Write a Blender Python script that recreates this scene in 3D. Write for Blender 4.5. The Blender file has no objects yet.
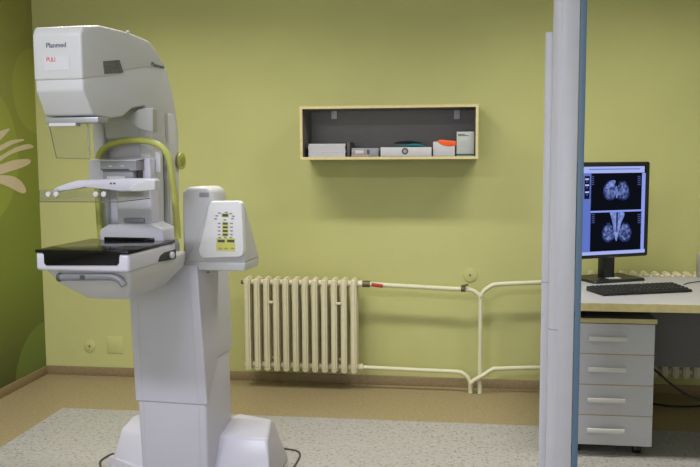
import bpy, bmesh, math, random
from mathutils import Vector, Matrix
random.seed(4)
C = bpy.context.scene.collection
PI = math.pi

# ------------------------------------------------------------------ view geometry
F = 820.0; PX = 350.0; PY = 233.5
pitch = math.atan((233.5-155)/F); yaw = math.atan(113/(F/math.cos(pitch)))
CAM = Vector((0, 0, 1.43))
vf = Vector((-math.sin(yaw)*math.cos(pitch), math.cos(yaw)*math.cos(pitch), -math.sin(pitch)))
vr = Vector((math.cos(yaw), math.sin(yaw), 0)); vu = vr.cross(vf)
roll = math.radians(.33)
vr, vu = vr*math.cos(roll)-vu*math.sin(roll), vu*math.cos(roll)+vr*math.sin(roll)
def ray(x, y): return vf + vr*((x-PX)/F) - vu*((y-PY)/F)
def onY(x, y, Y):
    d = ray(x, y); return CAM + d*(Y/d.y)
def onZ(x, y, Z):
    d = ray(x, y); return CAM + d*((Z-CAM.z)/d.z)
def onX(x, y, X):
    d = ray(x, y); return CAM + d*(X/d.x)
# local frame of the mammography unit
TH = math.radians(4.5)
LX = Vector((math.cos(TH), -math.sin(TH), 0)); LY = Vector((math.sin(TH), math.cos(TH), 0))
_d = ray(207, 404); ORG = Vector((_d.x*3.4, _d.y*3.4, 0))
def loc(p):
    q = p-ORG; return Vector((q.dot(LX), q.dot(LY), p.z))
def m(x, y, Y):
    d = ray(x, y); c = Vector((-ORG.x, -ORG.y, 0)); t = (Y-c.dot(LY))/d.dot(LY)
    return loc(CAM+d*t)
def mx(x, y, X):
    d = ray(x, y); c = Vector((-ORG.x, -ORG.y, 0)); t = (X-c.dot(LX))/d.dot(LX)
    return loc(CAM+d*t)

# ------------------------------------------------------------------ materials
def s2l(c): return tuple((v/12.92 if v <= .04045 else ((v+.055)/1.055)**2.4) for v in c)
def rgb(r, g, b): return s2l((r/255, g/255, b/255))
def mat(name, col, rough=.5, metal=0, noise=0, nscale=20, bump=0, bscale=200, coat=0, spec=.5, emit=None, estr=0):
    M = bpy.data.materials.new(name); M.use_nodes = True
    nt = M.node_tree; b = nt.nodes['Principled BSDF']
    b.inputs['Base Color'].default_value = (*col, 1); b.inputs['Roughness'].default_value = rough
    b.inputs['Metallic'].default_value = metal; b.inputs['Specular IOR Level'].default_value = spec
    if coat: b.inputs['Coat Weight'].default_value = coat
    tc = nt.nodes.new('ShaderNodeTexCoord')
    nz = nt.nodes.new('ShaderNodeTexNoise'); nz.inputs['Scale'].default_value = nscale; nz.inputs['Detail'].default_value = 6
    nt.links.new(tc.outputs['Object'], nz.inputs['Vector'])
    r = nt.nodes.new('ShaderNodeValToRGB')
    k = noise if noise else .02
    r.color_ramp.elements[0].color = (*[max(0, v*(1-k)) for v in col], 1); r.color_ramp.elements[0].position = .3
    r.color_ramp.elements[1].color = (*[min(1, v*(1+k)) for v in col], 1); r.color_ramp.elements[1].position = .7
    nt.links.new(nz.outputs['Fac'], r.inputs['Fac']); nt.links.new(r.outputs['Color'], b.inputs['Base Color'])
    if bump:
        n2 = nt.nodes.new('ShaderNodeTexNoise'); n2.inputs['Scale'].default_value = bscale; n2.inputs['Detail'].default_value = 4
        nt.links.new(tc.outputs['Object'], n2.inputs['Vector'])
        bp = nt.nodes.new('ShaderNodeBump'); bp.inputs['Strength'].default_value = bump; bp.inputs['Distance'].default_value = .01
        nt.links.new(n2.outputs['Fac'], bp.inputs['Height']); nt.links.new(bp.outputs['Normal'], b.inputs['Normal'])
    if emit:
        b.inputs['Emission Color'].default_value = (*emit, 1); b.inputs['Emission Strength'].default_value = estr
    return M
def clear(name, col, alpha_t=.85, rough=.05):
    M = bpy.data.materials.new(name); M.use_nodes = True; nt = M.node_tree; nt.nodes.clear()
    out = nt.nodes.new('ShaderNodeOutputMaterial'); mix = nt.nodes.new('ShaderNodeMixShader')
    tr = nt.nodes.new('ShaderNodeBsdfTransparent'); gl = nt.nodes.new('ShaderNodeBsdfPrincipled')
    tr.inputs['Color'].default_value = (*col, 1); gl.inputs['Base Color'].default_value = (*[v*.35 for v in col], 1); gl.inputs['Roughness'].default_value = rough
    mix.inputs[0].default_value = 1-alpha_t
    nt.links.new(tr.outputs[0], mix.inputs[1]); nt.links.new(gl.outputs[0], mix.inputs[2]); nt.links.new(mix.outputs[0], out.inputs[0])
    return M

wall_m = mat('wall_paint', (.52, .515, .21), .75, noise=.05, nscale=1.6, bump=.25, bscale=9, spec=.25)
paint_patch = mat('overpainted_plastic', (.50, .515, .20), .5)
ceil_m = mat('ceiling_paint', (.8, .8, .78), .9)
plain_m = mat('room_paint', (.55, .58, .22), .8)
base_m = mat('vinyl_skirting', rgb(142, 123, 90), .5, noise=.18, nscale=120)
white_m = mat('white_enamel', rgb(194, 192, 202), .32, noise=.01, nscale=5)
panel_m = mat('panel_white', rgb(220, 219, 218), .4)
lever_m = mat('lever_grey', rgb(118, 118, 122), .4)
shell_m = mat('white_shell', rgb(188, 188, 187), .38, noise=.01, nscale=5)
grey_l = mat('light_grey_plastic', rgb(190, 190, 192), .45)
grey_m = mat('mid_grey_plastic', rgb(140, 140, 146), .4)
grey_d = mat('dark_grey_plastic', rgb(70, 70, 70), .5)
recess_shade_m = mat('recess_shade_grey', rgb(160, 160, 152), .5)  # darker grey, shade of the arm's hollows put into the colour
vent_m = mat('vent_grey', rgb(92, 92, 88), .7, noise=.6, nscale=160)
chrome_m = mat('brushed_metal', (.36, .36, .38), .35, .35)
black_g = mat('black_gloss', (.005, .005, .006), .14, spec=.3)
black_m = mat('black_plastic', (.012, .012, .013), .42)
key_m = mat('black_key', (.016, .016, .017), .5)
lime_m = mat('lime_plastic', rgb(166, 168, 84), .38)
limed_m = mat('lime_knob', rgb(140, 148, 50), .35)
yellow_m = mat('yellow_label', rgb(200, 198, 92), .5)
paper_m = mat('paper_white', rgb(192, 191, 193), .8, noise=.02)
red_m = mat('red_print', rgb(205, 40, 50), .6)
blue_ink = mat('navy_print', rgb(50, 50, 90), .6)
dark_ink = mat('dark_print', rgb(60, 60, 66), .6)
rad_m = mat('radiator_enamel', rgb(216, 208, 176), .42, noise=.04, nscale=30)
pipe_m = mat('pipe_enamel', rgb(214, 212, 178), .4)
valve_m = mat('valve_brass', rgb(110, 98, 74), .45, .6)
redv_m = mat('red_handle', rgb(170, 40, 36), .45)
lam_grey = mat('grey_laminate', rgb(112, 109, 108), .6, noise=.04, nscale=60)
lam_shelf = mat('shelf_laminate', rgb(122, 119, 115), .6, noise=.04, nscale=60)
lam_light = mat('light_grey_laminate', rgb(198, 198, 206), .5, noise=.02, nscale=60)
lam_desk = mat('desk_laminate', rgb(166, 165, 166), .4, noise=.02, nscale=60)
edge_m = mat('beech_edge', rgb(206, 192, 136), .5, noise=.08, nscale=40)
seam_m = mat('beech_seam', rgb(178, 150, 104), .6)
part_m = mat('partition_white', rgb(188, 187, 193), .35)
blue_m = mat('blue_edge', rgb(88, 112, 134), .5)
clear_m = clear('clear_plastic', (.95, .95, .92), .93)
rim_m = clear('clear_plastic_rim', (.55, .55, .5), .35)
wire_m = mat('grey_wire', rgb(70, 66, 60), .5)
bwire_m = mat('black_wire', (.01, .01, .01), .5)
orange_m = mat('orange_card', rgb(232, 92, 28), .6)
teal_m = mat('teal_fabric', rgb(20, 120, 130), .7)
navy_m = mat('dark_fabric', rgb(26, 34, 44), .8)
carton_m = mat('white_carton', rgb(192, 189, 190), .7)
silver_m = mat('silver_label', rgb(176, 178, 172), .5)
green_m = mat('green_stripe', rgb(28, 84, 62), .6)
brownb_m = mat('pinkish_base', rgb(170, 140, 126), .7)
petal_m = mat('petal_print', rgb(206, 190, 160), .8, noise=.04, nscale=12)
glass_m = clear('window_glass', (.9, .95, 1), .9)

# floor vinyl
def speckle(name, base, dark, light, scale, rough=.4):
    M = bpy.data.materials.new(name); M.use_nodes = True; nt = M.node_tree; b = nt.nodes['Principled BSDF']
    tc = nt.nodes.new('ShaderNodeTexCoord')
    n1 = nt.nodes.new('ShaderNodeTexNoise'); n1.inputs['Scale'].default_value = scale; n1.inputs['Detail'].default_value = 3; n1.inputs['Roughness'].default_value = .6
    nt.links.new(tc.outputs['Object'], n1.inputs['Vector'])
    r = nt.nodes.new('ShaderNodeValToRGB'); e = r.color_ramp.elements
    e[0].position = .34; e[0].color = (*dark, 1); e[1].position = .68; e[1].color = (*light, 1)
    k = e.new(.45); k.color = (*base, 1); k = e.new(.57); k.color = (*base, 1)
    nt.links.new(n1.outputs['Fac'], r.inputs['Fac']); nt.links.new(r.outputs['Color'], b.inputs['Base Color'])
    b.inputs['Roughness'].default_value = rough; b.inputs['Specular IOR Level'].default_value = .35
    return M
floor_m = speckle('beige_vinyl', rgb(152, 137, 103), rgb(134, 119, 87), rgb(166, 151, 117), 60)
lino_m = speckle('white_lino', rgb(164, 161, 156), rgb(122, 118, 111), rgb(176, 174, 170), 60)

# mural on the left wall
def mural():
    M = bpy.data.materials.new('green_mural'); M.use_nodes = True; nt = M.node_tree; b = nt.nodes['Principled BSDF']
    b.inputs['Roughness'].default_value = .7; b.inputs['Specular IOR Level'].default_value = .25
    L = nt.links.new
    tc = nt.nodes.new('ShaderNodeTexCoord'); sp = nt.nodes.new('ShaderNodeSeparateXYZ'); L(tc.outputs['Object'], sp.inputs[0])
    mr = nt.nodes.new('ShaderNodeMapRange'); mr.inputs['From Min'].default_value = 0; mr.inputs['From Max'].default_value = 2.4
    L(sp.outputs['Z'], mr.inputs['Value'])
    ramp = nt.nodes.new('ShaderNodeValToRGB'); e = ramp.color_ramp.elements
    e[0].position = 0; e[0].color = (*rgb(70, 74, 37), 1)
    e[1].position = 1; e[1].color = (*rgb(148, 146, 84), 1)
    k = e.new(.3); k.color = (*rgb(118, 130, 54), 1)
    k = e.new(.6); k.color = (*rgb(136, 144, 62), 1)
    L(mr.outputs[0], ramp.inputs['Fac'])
    cur = ramp.outputs['Color']
    for (cy, cz, rad, col, f) in ((4.98, -.02, .37, rgb(138, 162, 78), .28), (5.0, 1.85, .27, rgb(168, 172, 80), .4), (4.72, 2.35, .22, rgb(160, 160, 90), .35), (4.35, 1.45, .42, rgb(168, 184, 80), .3)):
        v = nt.nodes.new('ShaderNodeVectorMath'); v.operation = 'DISTANCE'
        cx = nt.nodes.new('ShaderNodeCombineXYZ'); cx.inputs['Y'].default_value = cy; cx.inputs['Z'].default_value = cz
        c2 = nt.nodes.new('ShaderNodeCombineXYZ'); L(sp.outputs['Y'], c2.inputs['Y']); L(sp.outputs['Z'], c2.inputs['Z'])
        L(c2.outputs[0], v.inputs[0]); L(cx.outputs[0], v.inputs[1])
        r2 = nt.nodes.new('ShaderNodeMapRange'); r2.inputs['From Min'].default_value = rad-.01; r2.inputs['From Max'].default_value = rad+.005
        r2.inputs['To Min'].default_value = f; r2.inputs['To Max'].default_value = 0; L(v.outputs['Value'], r2.inputs['Value'])
        mi = nt.nodes.new('ShaderNodeMix'); mi.data_type = 'RGBA'
        L(r2.outputs[0], mi.inputs['Factor']); L(cur, mi.inputs[6]); mi.inputs[7].default_value = (*col, 1)
        cur = mi.outputs[2]
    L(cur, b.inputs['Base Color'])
    return M
mural_m = mural()

# ------------------------------------------------------------------ mesh helpers
def finish(name, bm, ma, parent=None, bevel=0, seg=2, smooth=True, angle=35):
    bmesh.ops.remove_doubles(bm, verts=bm.verts, dist=1e-6)
    bmesh.ops.recalc_face_normals(bm, faces=bm.faces)
    if bevel:
        ed = [e for e in bm.edges if len(e.link_faces) == 2 and e.calc_face_angle(0) > math.radians(25)]
        bmesh.ops.bevel(bm, geom=ed, offset=bevel, segments=seg, profile=.5, affect='EDGES', clamp_overlap=True)
    me = bpy.data.meshes.new(name); bm.to_mesh(me); bm.free()
    if smooth:
        me.polygons.foreach_set('use_smooth', [True]*len(me.polygons)); me.set_sharp_from_angle(angle=math.radians(angle))
    for q in (ma if isinstance(ma, (list, tuple)) else [ma]): me.materials.append(q)
    o = bpy.data.objects.new(name, me); C.objects.link(o)
    if parent: o.parent = parent
    return o
def add_box(bm, x0, x1, y0, y1, z0, z1):
    v = [bm.verts.new((x, y, z)) for z in (z0, z1) for x, y in ((x0, y0), (x1, y0), (x1, y1), (x0, y1))]
    for f in ((3, 2, 1, 0), (4, 5, 6, 7), (0, 1, 5, 4), (1, 2, 6, 5), (2, 3, 7, 6), (3, 0, 4, 7)): bm.faces.new([v[i] for i in f])
def box(name, x0, x1, y0, y1, z0, z1, ma, parent=None, bevel=0, seg=2):
    bm = bmesh.new(); add_box(bm, x0, x1, y0, y1, z0, z1); return finish(name, bm, ma, parent, bevel, seg)
def add_loft(bm, rings, caps=True):
    R = [[bm.verts.new(p) for p in r] for r in rings]; n = len(R[0])
    for a, b in zip(R, R[1:]):
        for i in range(n): bm.faces.new((a[i], a[(i+1) % n], b[(i+1) % n], b[i]))
    if caps: bm.faces.new(R[0][::-1]); bm.faces.new(R[-1])
def loft(name, rings, ma, parent=None, bevel=0, seg=2, angle=35):
    bm = bmesh.new(); add_loft(bm, rings); return finish(name, bm, ma, parent, bevel, seg, angle=angle)
def rrect(x0, x1, z0, z1, r, n=4):
    out = []
    for cx, cz, a0 in ((x1-r, z0+r, -PI/2), (x1-r, z1-r, 0), (x0+r, z1-r, PI/2), (x0+r, z0+r, PI)):
        for i in range(n+1):
            a = a0+PI/2*i/n; out.append((cx+r*math.cos(a), cz+r*math.sin(a)))
    return out
def smooth_path(pts, sub=6):
    P = [Vector(p) for p in pts]; out = []
    for i in range(len(P)-1):
        p0 = P[max(i-1, 0)]; p1 = P[i]; p2 = P[i+1]; p3 = P[min(i+2, len(P)-1)]
        for k in range(sub):
            t = k/sub
            out.append(.5*((2*p1)+(p2-p0)*t+(2*p0-5*p1+4*p2-p3)*t*t+(3*p1-p0-3*p2+p3)*t**3))
    out.append(P[-1]); return out
def add_tube(bm, pts, r, n=12, sub=6, caps=True):
    P = smooth_path(pts, sub) if sub and len(pts) > 2 else [Vector(p) for p in pts]
    rings = []; t0 = (P[1]-P[0]).normalized()
    up = Vector((0, 0, 1)) if abs(t0.z) < .9 else Vector((0, 1, 0))
    nrm = t0.cross(up).normalized()
    for i, p in enumerate(P):
        t = (P[min(i+1, len(P)-1)]-P[max(i-1, 0)]).normalized()
        nrm = (nrm-t*nrm.dot(t)).normalized(); bi = t.cross(nrm)
        rings.append([p+(nrm*math.cos(2*PI*k/n)+bi*math.sin(2*PI*k/n))*r for k in range(n)])
    add_loft(bm, rings, caps)
def tube(name, pts, r, ma, parent=None, n=12, sub=6):
    bm = bmesh.new(); add_tube(bm, pts, r, n, sub); return finish(name, bm, ma, parent, angle=50)
def disc(name, c, axis, r, h, ma, parent=None, n=28, bevel=0):
    bm = bmesh.new(); a = Vector(axis).normalized(); c = Vector(c); add_tube(bm, [c, c+a*h], r, n, 0); return finish(name, bm, ma, parent, bevel, 2)
def empty(name, location, rz=0):
    o = bpy.data.objects.new(name, None); o.location = location; o.rotation_euler = (0, 0, rz); o.empty_display_size = .05; C.objects.link(o); return o
def tag(o, label, cat, group=None, kind=None):
    if label: o['label'] = label
    if cat: o['category'] = cat
    if group: o['group'] = group
    if kind: o['kind'] = kind
    return o
def struct(o): o['kind'] = 'structure'; return o
def text(name, body, size, ma, parent, mtx, width=None):
    cu = bpy.data.curves.new(name, 'FONT'); cu.body = body; cu.size = size; cu.extrude = .0006; cu.align_x = 'LEFT'
    t = bpy.data.objects.new(name+'_curve', cu); C.objects.link(t)
    bpy.context.view_layer.update()
    me = bpy.data.meshes.new_from_object(t.evaluated_get(bpy.context.evaluated_depsgraph_get()))
    bpy.data.objects.remove(t); bpy.data.curves.remove(cu)
    if width:
        w = max(v.co.x for v in me.vertices); k = width/w
        for v in me.vertices: v.co.x *= k
    me.transform(mtx); me.name = name; me.materials.clear(); me.materials.append(ma)
    o = bpy.data.objects.new(name, me); C.objects.link(o); o.parent = parent; return o
def frame_mtx(o, xdir, zdir):
    """text plane: x along xdir, y along zdir"""
    x = Vector(xdir).normalized(); z = Vector(zdir); z = (z-x*z.dot(x)).normalized(); n = x.cross(z)
    M = Matrix.Identity(4)
    for i in range(3): M[i][0] = x[i]; M[i][1] = z[i]; M[i][2] = n[i]; M[i][3] = o[i]
    return M

# ------------------------------------------------------------------ room
XL, XR, YF, YB, H = -2.72, 3.0, -1.6, 5.0, 2.95
struct(box('floor', XL-.1, XR+.1, YF-.1, YB+.1, -.1, 0, floor_m))
struct(box('floor_inlay', -2.25, XR, YF, 4.30, .0002, .003, lino_m))
struct(box('ceiling', XL-.1, XR+.1, YF-.1, YB+.1, H, H+.1, ceil_m))
struct(box('wall_back', XL-.1, XR+.1, YB, YB+.1, 0, H, wall_m))
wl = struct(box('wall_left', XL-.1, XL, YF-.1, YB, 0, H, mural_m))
struct(box('wall_right', XR, XR+.1, YF-.1, YB, 0, H, plain_m))
# front wall (behind the viewer) with a window added to carry a fill light
bm = bmesh.new()
add_box(bm, XL, -2.4, YF-.1, YF, 0, H); add_box(bm, .6, XR, YF-.1, YF, 0, H)
add_box(bm, -2.4, .6, YF-.1, YF, 0, .9); add_box(bm, -2.4, .6, YF-.1, YF, 2.4, H)
struct(finish('wall_front', bm, plain_m))
bm = bmesh.new()
for x0, x1, z0, z1 in ((-2.4, .6, .9, .96), (-2.4, .6, 2.34, 2.4), (-2.4, -2.34, .96, 2.34), (.54, .6, .96, 2.34), (-.93, -.87, .96, 2.34)): add_box(bm, x0, x1, YF-.08, YF-.02, z0, z1)
w1 = struct(finish('fill_window_1', bm, white_m))
box('pane', -2.34, .54, YF-.055, YF-.05, .96, 2.34, glass_m, w1)
struct(box('baseboard_back', XL, XR, YB-.012, YB, .0, .057, base_m, bevel=.003))
struct(box('baseboard_left', XL, XL+.012, YF, YB-.012, .0, .057, base_m, bevel=.003))

# mural flower printed on the left wall
def leftpt(x, y): p = onX(x, y, XL); return Vector((XL+.002, p.y, p.z))
petals = [
 [(-14, 139), (0, 131), (9.6, 128.5), (6.5, 133), (0, 140), (-14, 152)],
 [(-14, 152), (0, 145.3), (10, 140.5), (21.4, 139), (23.4, 140.6), (12, 144.5), (0, 151), (-14, 158)],
 [(-14, 163), (0, 156), (15, 147.5), (28, 144), (33, 147.5), (19, 151.2), (8.5, 155.5), (0, 161), (-14, 168)],
 [(-14, 168), (0, 164.6), (13, 160.2), (28, 159), (30, 163), (21.4, 167.8), (8, 172), (0, 174.4), (-14, 177)],
 [(-14, 176), (0, 175), (13, 176.4), (21, 181.5), (25.5, 189), (24.6, 193), (20, 192.8), (10.7, 188.2), (0, 183.6), (-14, 181)]]
bm = bmesh.new()
for pt in petals:
    q = smooth_path([leftpt(*p) for p in pt]+[leftpt(*pt[0])], 4)[:-1]
    bm.faces.new([bm.verts.new(p) for p in q])
fl = finish('flower_print', bm, petal_m, wl, smooth=False)

# covers painted over on the back wall
def wall_cover(px, py, r, label, square=False):
    p = onY(px, py, YB)
    if square:
        o = box('junction_cover', p.x-r, p.x+r, YB-.004, YB+.002, p.z-r, p.z+r, wall_m, None, .002)
        box('screw_cap', p.x-.006, p.x+.006, YB-.006, YB-.004, p.z-.006, p.z+.006, wall_m, o)
    else:
        o = disc('junction_cover', (p.x, YB+.002, p.z), (0, -1, 0), r, .009, wall_m, None, 32, .003)
        disc('screw_cap', (p.x, YB-.007, p.z), (0, -1, 0), .006, .002, valve_m, o, 12)
    tag(o, label, 'wall cover')
wall_cover(470, 275, .042, 'round green-painted junction cover above the pipe joint right of the radiator')
wall_cover(90, 346, .038, 'round green-painted junction cover low on the wall left of the square one')
wall_cover(115, 345, .055, 'square green-painted junction cover low on the wall beside the machine column', True)

# ------------------------------------------------------------------ lamps
def ceiling_lamp(x, y, L, W, label, power, col, rz=0, spread=180):
    e = empty('ceiling_lamp', (x, y, H), rz)
    bm = bmesh.new()
    add_box(bm, -L/2-.03, L/2+.03, -W/2-.03, W/2+.03, -.02, 0)
    for s in (-1, 1):
        add_box(bm, -L/2-.03, L/2+.03, s*(W/2+.015)-.015, s*(W/2+.015)+.015, -.09, -.02)
        add_box(bm, s*(L/2+.015)-.015, s*(L/2+.015)+.015, -W/2, W/2, -.09, -.02)
    finish('housing', bm, white_m, e)
    for s in (-1, 1):
        tube('lamp_tube', [(-L/2+.02, s*W*.25, -.045), (L/2-.02, s*W*.25, -.045)], .013, mat('tube_glow', (.9, .9, .9), .4, emit=col, estr=2), e, 10, 0)
    l = bpy.data.lights.new('lamp_light', 'AREA'); l.shape = 'RECTANGLE'; l.size = L; l.size_y = W; l.energy = power; l.color = col; l.spread = math.radians(spread)
    lo = bpy.data.objects.new('lamp_light', l); lo.location = (0, 0, -.085); lo.parent = e; C.objects.link(lo)
    tag(e, label, 'lamp', None); return e
for lx_, lab in ((-1.5, 'left fluorescent ceiling lamp near the back wall, above the medical machine'), (.8, 'right fluorescent ceiling lamp near the back wall, above the desk end')):
    ceiling_lamp(lx_, 3.55, 1.2, .2, lab, 30, (1, .97, .92), 0, 138)['group'] = 'lamps near the back wall'
ceiling_lamp(-1.5, .8, 1.3, .3, 'fluorescent ceiling lamp above the middle of the room', 80, (.85, .86, 1), 0, 170)
l = bpy.data.lights.new('window_fill_light', 'AREA'); l.shape = 'RECTANGLE'; l.size = 2.8; l.size_y = 1.35; l.energy = 58; l.color = (.84, .85, 1)  # cool fill light added behind the viewer, set in the unseen window
lo = bpy.data.objects.new('window_fill_light', l); lo.location = (-.9, YF+.02, 1.65); lo.rotation_euler = (PI/2, 0, 0); C.objects.link(lo)
w = bpy.data.worlds.new('World'); bpy.context.scene.world = w; w.use_nodes = True
w.node_tree.nodes['Background'].inputs[0].default_value = (.7, .8, 1, 1); w.node_tree.nodes['Background'].inputs[1].default_value = .4

# ------------------------------------------------------------------ mammography unit
MU = empty('mammography_machine', ORG, -TH)
tag(MU, 'white mammography machine on a column with black table top and lime handle', 'medical machine')
xc = -.17
# column
def rect_ring(x0, x1, y0, y1, z): return [(x0, y0, z), (x1, y0, z), (x1, y1, z), (x0, y1, z)]
loft('column', [rect_ring(-.302, -.004, .008, .308, 0), rect_ring(-.325, -.010, .008, .300, .62)], white_m, MU, .012, 3)
pr = [(0, .40), (.012, .40), (.15, .571), (.307, .565), (.295, .975), (.0, .985)]
loft('column_cover', [[(-.322-.017*(z-.4)/.55, y, z) for y, z in pr], [((0 if z < .6 else -.030 if y < .1 else -.004), y, z) for y, z in pr]], white_m, MU, .010, 3)
for x, x1 in ((-.290, -.300), (-.040, -.066)):
    loft('seam_line', [[(x-.0015, -.0012, .41), (x+.0015, -.0012, .41), (x+.0015, .002, .41), (x-.0015, .002, .41)], [(x1-.0015, -.0012, .96), (x1+.0015, -.0012, .96), (x1+.0015, .002, .96), (x1-.0015, .002, .96)]], grey_l, MU)
    box('seam_line', x-.0015, x+.0015, .0066, .010, .03, .397, grey_l, MU)
# feet
def foot(inner, outer): return loft('foot', [inner, outer], white_m, MU, .016, 3)
fin = [(.06, 0), (.085, .10), (.150, .218), (.31, .250), (.42, .235), (.5, 0)]
foot([(-.02, y, z) for y, z in fin], [(.245, .06, 0), (.242, .095, .115), (.212, .150, .222), (.18, .31, .246), (.15, .42, .212), (.20, .5, 0)])
fin = [(.0, 0), (.02, .11), (.12, .205), (.27, .262), (.36, .262), (.5, 0)]
foot([(-.30, y, z) for y, z in fin], [(-.525, .10, 0), (-.520, .15, .09), (-.505, .20, .20), (-.485, .27, .235), (-.46, .36, .238), (-.50, .5, 0)])
loft('foot_skirt', [[(-.30, -.03, 0), (-.30, -.015, .108), (-.545, .165, .082), (-.56, .15, 0)], [(-.30, .2, 0), (-.30, .2, .10), (-.50, .3, .08), (-.52, .3, 0)]], white_m, MU, .006, 2)

# console housing behind the arm
def lofty(name, pts0, pts1, ma, bevel, seg=3, parent=MU): return loft(name, [pts0, pts1], ma, parent, bevel, seg)
hp = [(183, 262), (182, 192), (187, 187), (207, 187), (212, 191), (214, 201), (214, 262)]
lofty('console_housing', [m(a, b, .02) for a, b in hp], [Vector((m(a, b, .02).x, .17, m(a, b, .02).z)) for a, b in hp], shell_m, .012)
q0 = [m(a, b, .015) for a, b in ((183, 264), (199, 230), (208, 201), (241.5, 201), (246, 263))]
top, bot = q0[3].z, q0[0].z
q1 = [Vector((p.x, .015+.035+.15*(top-p.z)/(top-bot), p.z)) for p in q0]
lofty('console_body', q0, q1, shell_m, .012)
loft('console_base', [rect_ring(q0[0].x, q0[4].x-.006, .012, .19, bot-.024), rect_ring(q0[0].x, q0[4].x-.002, .01, .195, bot+.012)], shell_m, MU, .006, 3)
pp = [(203, 258), (199.5, 255), (198.5, 250), (202, 236), (206, 220), (208.5, 206), (211, 201.5), (238, 201), (241.5, 203), (243.5, 251), (242, 255.5), (238, 257)]
pan = lofty('control_panel', [m(a, b, -.012) for a, b in pp], [Vector((m(a, b, -.012).x, .02, m(a, b, -.012).z)) for a, b in pp], panel_m, .004)
def pbox(name, x0, x1, y0, y1, yd, th, ma, parent, bevel=.0):
    a = m(x0, y1, yd); b = m(x1, y0, yd); return box(name, a.x, b.x, yd-th, yd+.002, a.z, b.z, ma, parent, bevel)
k = pbox('yellow_label', 216.5, 235, 238.5, 251, -.012, .0006, yellow_m, pan)
for x0, y0, w_, h_, ma in ((222.5, 214, 5.5, 2.6, grey_d),) + tuple((223, 222.6+3.7*i, 4.6, 2.0, grey_d) for i in range(4)):
    pbox('display', x0, x0+w_, y0, y0+h_, -.012, .001, ma, pan)
    pbox('display_surround', x0-1, x0+w_+1, y0-.7, y0+h_+.7, -.012, .0005, yellow_m, pan)
for x0 in (217.8, 227.3): pbox('display', x0, x0+7, 239.8, 242.2, -.012, .0016, grey_d, pan)
marks = [(218, 212.4), (225, 211.7), (215.5, 215.2), (229.5, 213), (232, 215.6), (214.2, 218.2), (231.2, 218), (223.6, 219.3)]
for i in range(4): marks += [(217.8, 222.8+3.7*i), (230, 222.8+3.7*i)]
marks += [(218.2, 236.8), (224, 236.8), (229.6, 236.8), (219, 247.8), (224.6, 247.8), (231, 247.6)]
for x0, y0 in marks: pbox('button', x0, x0+2.8, y0, y0+1.3, -.012, .0014, grey_m, pan)
pbox('name_plate', 199.5, 209, 192.5, 197.2, .02, .002, grey_m, MU, .0006)
disc('bottom_screw', (m(209, 268.5, .03).x, .02, bot-.03), (0, 0, -1), .006, .004, grey_d, MU, 12)

# C-arm : neck, spine, head
NL, NR = -.385, -.14
def prof(name, pts, xl, xr, ma, bevel, seg=3):
    L = [(xl(y) if callable(xl) else xl, y, z) for y, z in pts]; R = [(xr(y) if callable(xr) else xr, y, z) for y, z in pts]
    return loft(name, [L, R], ma, MU, bevel, seg)
def hr(y): return -.198+.074*min(1, max(0, (y+.55)/.50))
def hl(y): return -.378+.0*y
# lower shell (seam at z~1.7..1.76)
low = [(-.545, 1.705), (-.546, 1.655), (-.498, 1.572), (-.40, 1.565), (-.33, 1.575), (-.27, 1.607), (-.19, 1.622), (-.165, 1.60),
       (-.15, 1.50), (-.03, 1.45), (.068, 1.51), (.046, 1.613), (.018, 1.692), (-.032, 1.772), (-.05, 1.79), (-.20, 1.780), (-.30, 1.755), (-.40, 1.726)]
prof('arm_shell', low, hl, hr, shell_m, .008)
upp = [(-.55, 1.69), (-.55, 1.845), (-.535, 1.872), (-.45, 1.886), (-.33, 1.886), (-.24, 1.880), (-.165, 1.871), (-.145, 1.866), (-.085, 1.820),
       (-.030, 1.772), (-.19, 1.764), (-.30, 1.742), (-.40, 1.712)]
prof('tube_head_cover', upp, lambda y: hl(y)-.002, lambda y: hr(y)+.002, shell_m, .009, 4)
disc('cover_knob', (-.16, -.28, 1.885), (0, 0, 1), .008, .006, shell_m, MU, 12)
# neck
box('neck', NL+.03, NR-.045, -.13, .0, 1.08, 1.60, white_m, MU, .006)
for x0, x1 in ((NL, NL+.05), (NR-.05, NR)):
    fl_ = [(-.175, 1.612), (-.165, 1.45), (-.15, 1.10), (-.05, 1.10), (-.045, 1.612)]
    loft('neck_flange', [[(x0, y, z) for y, z in fl_], [(x1, y, z) for y, z in fl_]], shell_m, MU, .012, 3)
sp = [(-.03, 1.60), (-.028, 1.06), (.042, 1.06), (.063, 1.298), (.070, 1.505), (.047, 1.613)]
loft('spine_cover', [[(NL+.005, y, z) for y, z in sp], [(-.1245, y, z) for y, z in sp]], shell_m, MU, .010, 3)
box('arm_recess_shade', -.142, -.128, -.048, -.028, 1.12, 1.60, recess_shade_m, MU)  # solid strip, the groove's shade given by its darker grey
# pivot joining the arm to the column
loft('pivot_mount', [[(xc-.1, y, z) for y, z in ((-.16, .95), (.03, .95), (.03, 1.09), (-.16, 1.09))], [(xc+.06, y, z) for y, z in ((-.16, .95), (.03, .95), (.03, 1.09), (-.16, 1.09))]], shell_m, MU, .02, 3)
# grey patch that paints in the shaded interior of the arch
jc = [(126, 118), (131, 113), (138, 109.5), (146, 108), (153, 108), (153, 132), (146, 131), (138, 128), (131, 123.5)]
loft('arch_shade_patch', [[m(a, b, -.235) for a, b in jc], [m(a, b, -.235)+Vector((-.01, .06, 0)) for a, b in jc]], recess_shade_m, MU, .004, 3)
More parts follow.
